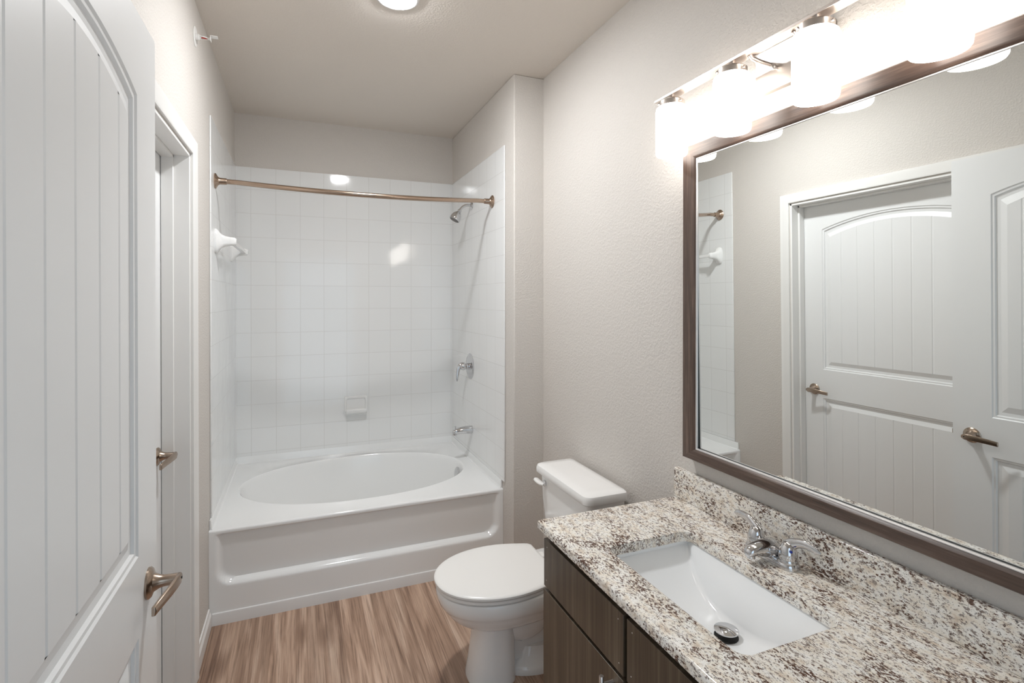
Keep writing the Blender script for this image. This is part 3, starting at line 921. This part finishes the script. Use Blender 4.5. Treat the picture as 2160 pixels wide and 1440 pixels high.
# low spout: wide root, nose towards the basin
b = MB()
loops = []
for (dx, zc, hw, hh) in ((0.024, 0.014, 0.004, 0.004), (0.019, 0.022, 0.022, 0.016), (0.006, 0.028, 0.031, 0.024), (-0.016, 0.031, 0.029, 0.025), (-0.040, 0.034, 0.024, 0.021), (-0.062, 0.035, 0.020, 0.0165), (-0.078, 0.033, 0.017, 0.014), (-0.088, 0.029, 0.012, 0.010), (-0.091, 0.027, 0.004, 0.004)):
    loops.append([(FXX + dx, FYY + hw * math.cos(2 * PI * k / 24), CT + zc + hh * math.sin(2 * PI * k / 24)) for k in range(24)])
b.loft(loops, True, True)
b.lathe((FXX - 0.074, FYY, CT + 0.028), (0, 0, -1), [(0.0105, 0), (0.0105, 0.014), (0.009, 0.0145), (0.0005, 0.0145)], 20)
b.build('spout', M_CHROME, t, smooth=50)
for s_ in (1, -1):
    hy = FYY + s_ * 0.051
    h = MB().lathe((FXX, hy, CT + 0.015), (0, 0, 1), [(0.025, 0), (0.0255, 0.004), (0.024, 0.007), (0.0235, 0.010), (0.024, 0.013), (0.0225, 0.024), (0.0195, 0.036), (0.014, 0.046), (0.007, 0.051), (0.0005, 0.0525)], 32).build('handle', M_CHROME, t, smooth=40, label='chrome domed handle, %s' % ('left one' if s_ > 0 else 'right one with a blue mark'))
    pts = bez((FXX + 0.002, hy - s_ * 0.006, CT + 0.050), (FXX + 0.003, hy + s_ * 0.022, CT + 0.078), (FXX + 0.006, hy + s_ * 0.050, CT + 0.082), (FXX + 0.008, hy + s_ * 0.086, CT + 0.069), 14)
    MB().tube(pts, [0.016, 0.0155, 0.0148, 0.014, 0.0132, 0.0125, 0.012, 0.0115, 0.011, 0.0108, 0.0105, 0.010, 0.0095, 0.008, 0.003], 16, 0.55, (1, 0, 0)).build('lever', M_CHROME, h, smooth=55)
    if s_ < 0:
        MB().lathe((FXX - 0.012, hy - 0.018, CT + 0.049), (-0.55, -0.75, 0.1), [(0.0035, 0), (0.0035, 0.0035), (0.0005, 0.004)], 12).build('blue_mark', M_BLUE, h)

# ------------------------------------------------------------------ mirror
MY0, MY1, MZ0, MZ1 = -2.72, -1.374, 0.986, 2.038
FW = 0.0465
FXF = 1.589
t = thing('wall_mirror', (XR, -2.05, MZ0), 'large wall mirror in a dark brown wood frame above the vanity', 'mirror')
LEAN = 0.0085      # the glass leans out a little at the top, as hung mirrors do
gy0, gy1, gz0, gz1 = MY0 + 0.03, MY1 - 0.03, MZ0 + 0.03, MZ1 - 0.03
MB().add([(XM, gy0, gz0), (XM + 0.005, gy0, gz0), (XM + 0.005, gy1, gz0), (XM, gy1, gz0),
          (XM - LEAN, gy0, gz1), (XM - LEAN + 0.005, gy0, gz1), (XM - LEAN + 0.005, gy1, gz1), (XM - LEAN, gy1, gz1)],
         [(3, 2, 1, 0), (4, 5, 6, 7), (0, 1, 5, 4), (1, 2, 6, 5), (2, 3, 7, 6), (3, 0, 4, 7)]).build('glass', M_GLASS, t)
def rail(along, p0, p1):
    """frame rail with mitred ends; profile across from outer (0) to inner edge"""
    prof = [(0.0, XR - 0.001), (0.0, FXF + 0.004), (0.003, FXF), (FW - 0.010, FXF - 0.001), (FW - 0.003, FXF + 0.003), (FW, FXF + 0.008), (FW + 0.001, XM + 0.008), (FW - 0.012, XM + 0.008), (FW - 0.012, XR - 0.001)]
    return prof
prof = rail(0, 0, 0)
fr = {}
corners = {'bl': (MY0, MZ0, 1, 1), 'br': (MY1, MZ0, -1, 1), 'tl': (MY0, MZ1, 1, -1), 'tr': (MY1, MZ1, -1, -1)}
def cl(c):
    y, z, sy, sz = corners[c]
    kk = 1.2 if True else 1
    return [(x, y + sy * d * (0.063 / FW), z + sz * d * (0.86 if sz > 0 else 1.08)) for d, x in prof]
for a_, b_, mm in (('bl', 'br', M_FRAME_H), ('br', 'tr', M_FRAME_V), ('tr', 'tl', M_FRAME_H), ('tl', 'bl', M_FRAME_V)):
    MB().loft([cl(a_), cl(b_)], True, True).build('frame_rail', mm, t, smooth=30)

def ring(name, m, prof_):
    ks = ('bl', 'br', 'tr', 'tl', 'bl')
    lp = []
    for c in ks:
        y, z, sy, sz = corners[c]
        lp.append([(x, y + sy * (0.063 + d), z + sz * (FW * (0.86 if sz > 0 else 1.08) + d)) for d, x in prof_])
    MB().loft(lp).build(name, m, t, smooth=30)
ring('bevel_highlight', M_HIGHLIGHT, [(-0.001, FXF + 0.010), (-0.001, FXF + 0.004), (0.0015, FXF + 0.004), (0.0032, FXF + 0.007), (0.0032, FXF + 0.010)])  # added pale strip, stands in for the bright reflection on the inner bevel
ring('gap_shade_strip', M_BLACK, [(-0.001, XM + 0.008), (-0.001, XM - 0.005), (0.0030, XM - 0.005), (0.0020, XM + 0.008)])  # black strip puts the shade of the gap beside the glass into colour

# ------------------------------------------------------------------ vanity light
LX, LY = 1.535, [-1.385, -1.648, -1.911, -2.174]
LC = sum(LY) / 4
t = thing('vanity_light', (XR, LC, 2.15), 'four-shade brushed nickel vanity light above the mirror', 'wall lamp')
b = MB().loft([[(x, y, z) for (y, z) in [(p[0], p[2]) for p in rr(LC - 0.118, LC + 0.118, 2.112, 2.232, 0.014, 0)]] for x in (XR - 0.001, XR - 0.014, XR - 0.018)], True, True)
b.build('back_plate', M_PLATE, t, smooth=40)
MB().box(LX - 0.019, LX + 0.019, LY[3] - 0.068, LY[0] + 0.068, 2.200, 2.208).build('bar', M_BRUSH, t, bevel=0.0008)
for s_ in (1, -1):
    MB().tube([(XR - 0.015, LC + s_ * 0.070, 2.186), (1.58, LC + s_ * 0.070, 2.188), (1.545, LC + s_ * 0.070, 2.194), (1.537, LC + s_ * 0.070, 2.201)], 0.0065, 14, 1, (0, 1, 0)).build('arm', M_BRUSH, t, smooth=50)
    MB().lathe((XR - 0.016, LC + s_ * 0.045, 2.168), (-1, 0, 0), [(0.006, 0), (0.005, 0.008), (0.0075, 0.012), (0.0075, 0.018), (0.004, 0.022), (0.0005, 0.023)], 18).build('finial', M_BRUSH, t, smooth=40)
RS = 0.052
for y in LY:
    cup = MB().lathe((LX, y, 2.168), (0, 0, 1), [(0.0005, -0.006), (0.040, -0.006), (0.0415, 0.000), (0.0415, 0.016), (0.036, 0.0205), (0.012, 0.022), (0.010, 0.033), (0.0005, 0.033)], 32).build('shade_holder', M_BRUSH, t, smooth=40)
    for k in range(3):
        a = 0.6 + k * 2 * PI / 3
        MB().lathe((LX + 0.0405 * math.cos(a), y + 0.0405 * math.sin(a), 2.178), (math.cos(a), math.sin(a), 0), [(0.004, 0), (0.004, 0.005), (0.0005, 0.006)], 12).build('thumb_screw', M_BRUSH, cup, smooth=40)
    MB().lathe((LX, y, 2.003), (0, 0, 1), [(RS - 0.012, 0.0), (RS - 0.004, 0.0015), (RS - 0.001, 0.006), (RS, 0.014), (RS, 0.150), (RS - 0.002, 0.159), (RS - 0.008, 0.1645), (RS - 0.014, 0.166), (0.020, 0.166)], 40).build('lamp_shade', M_SHADE, t, smooth=40, label='lit white opal glass cylinder shade')

# ------------------------------------------------------------------ ceiling downlight
t = thing('ceiling_light', (0.746, -0.672, HC), 'round lit downlight in the ceiling in front of the bathtub', 'ceiling light')
MB().lathe((0.746, -0.672, HC + 0.001), (0, 0, -1), [(0.088, 0), (0.087, 0.004), (0.080, 0.008), (0.073, 0.008), (0.070, 0.006), (0.070, 0.001)], 56).build('trim_ring', M_TRIM, t, smooth=40)
MB().lathe((0.746, -0.672, HC - 0.001), (0, 0, -1), [(0.0705, 0), (0.0700, 0.006), (0.062, 0.0095), (0.046, 0.0120), (0.024, 0.0133), (0.0005, 0.0138)], 56).build('lens', M_LENS, t, smooth=40)

# ------------------------------------------------------------------ sprinkler
t = thing('fire_sprinkler', (XL, -0.338, 2.597), 'small white sidewall fire sprinkler high on the left wall', 'sprinkler')
MB().lathe((XL - 0.001, -0.338, 2.597), (1, 0, 0), [(0.0005, 0), (0.039, 0), (0.040, 0.003), (0.034, 0.006), (0.026, 0.004), (0.0005, 0.003)], 36).build('escutcheon', M_TRIM, t, smooth=40)
b = MB().lathe((XL + 0.003, -0.338, 2.597), (1, 0, 0), [(0.012, 0), (0.012, 0.012), (0.009, 0.014), (0.0085, 0.020)], 20)
for s_ in (1, -1):
    b.tube(bez((XL + 0.022, -0.338 + s_ * 0.008, 2.597), (XL + 0.030, -0.338 + s_ * 0.016, 2.597), (XL + 0.040, -0.338 + s_ * 0.012, 2.597), (XL + 0.050, -0.338, 2.597), 8), 0.0026, 8)
b.lathe((XL + 0.048, -0.338, 2.597), (1, 0, 0), [(0.005, 0), (0.006, 0.004), (0.004, 0.010)], 14)
b.build('sprinkler_body', M_TRIM, t, smooth=40)
MB().lathe((XL + 0.022, -0.338, 2.597), (1, 0, 0), [(0.0025, 0), (0.0028, 0.004), (0.0028, 0.022), (0.0015, 0.027)], 12).build('glass_bulb', M_RED, t, smooth=40)
b = MB().box(XL + 0.056, XL + 0.058, -0.352, -0.324, 2.588, 2.607).box(XL + 0.056, XL + 0.083, -0.351, -0.325, 2.606, 2.608)
b.build('deflector', M_TRIM, t, bevel=0.0006)
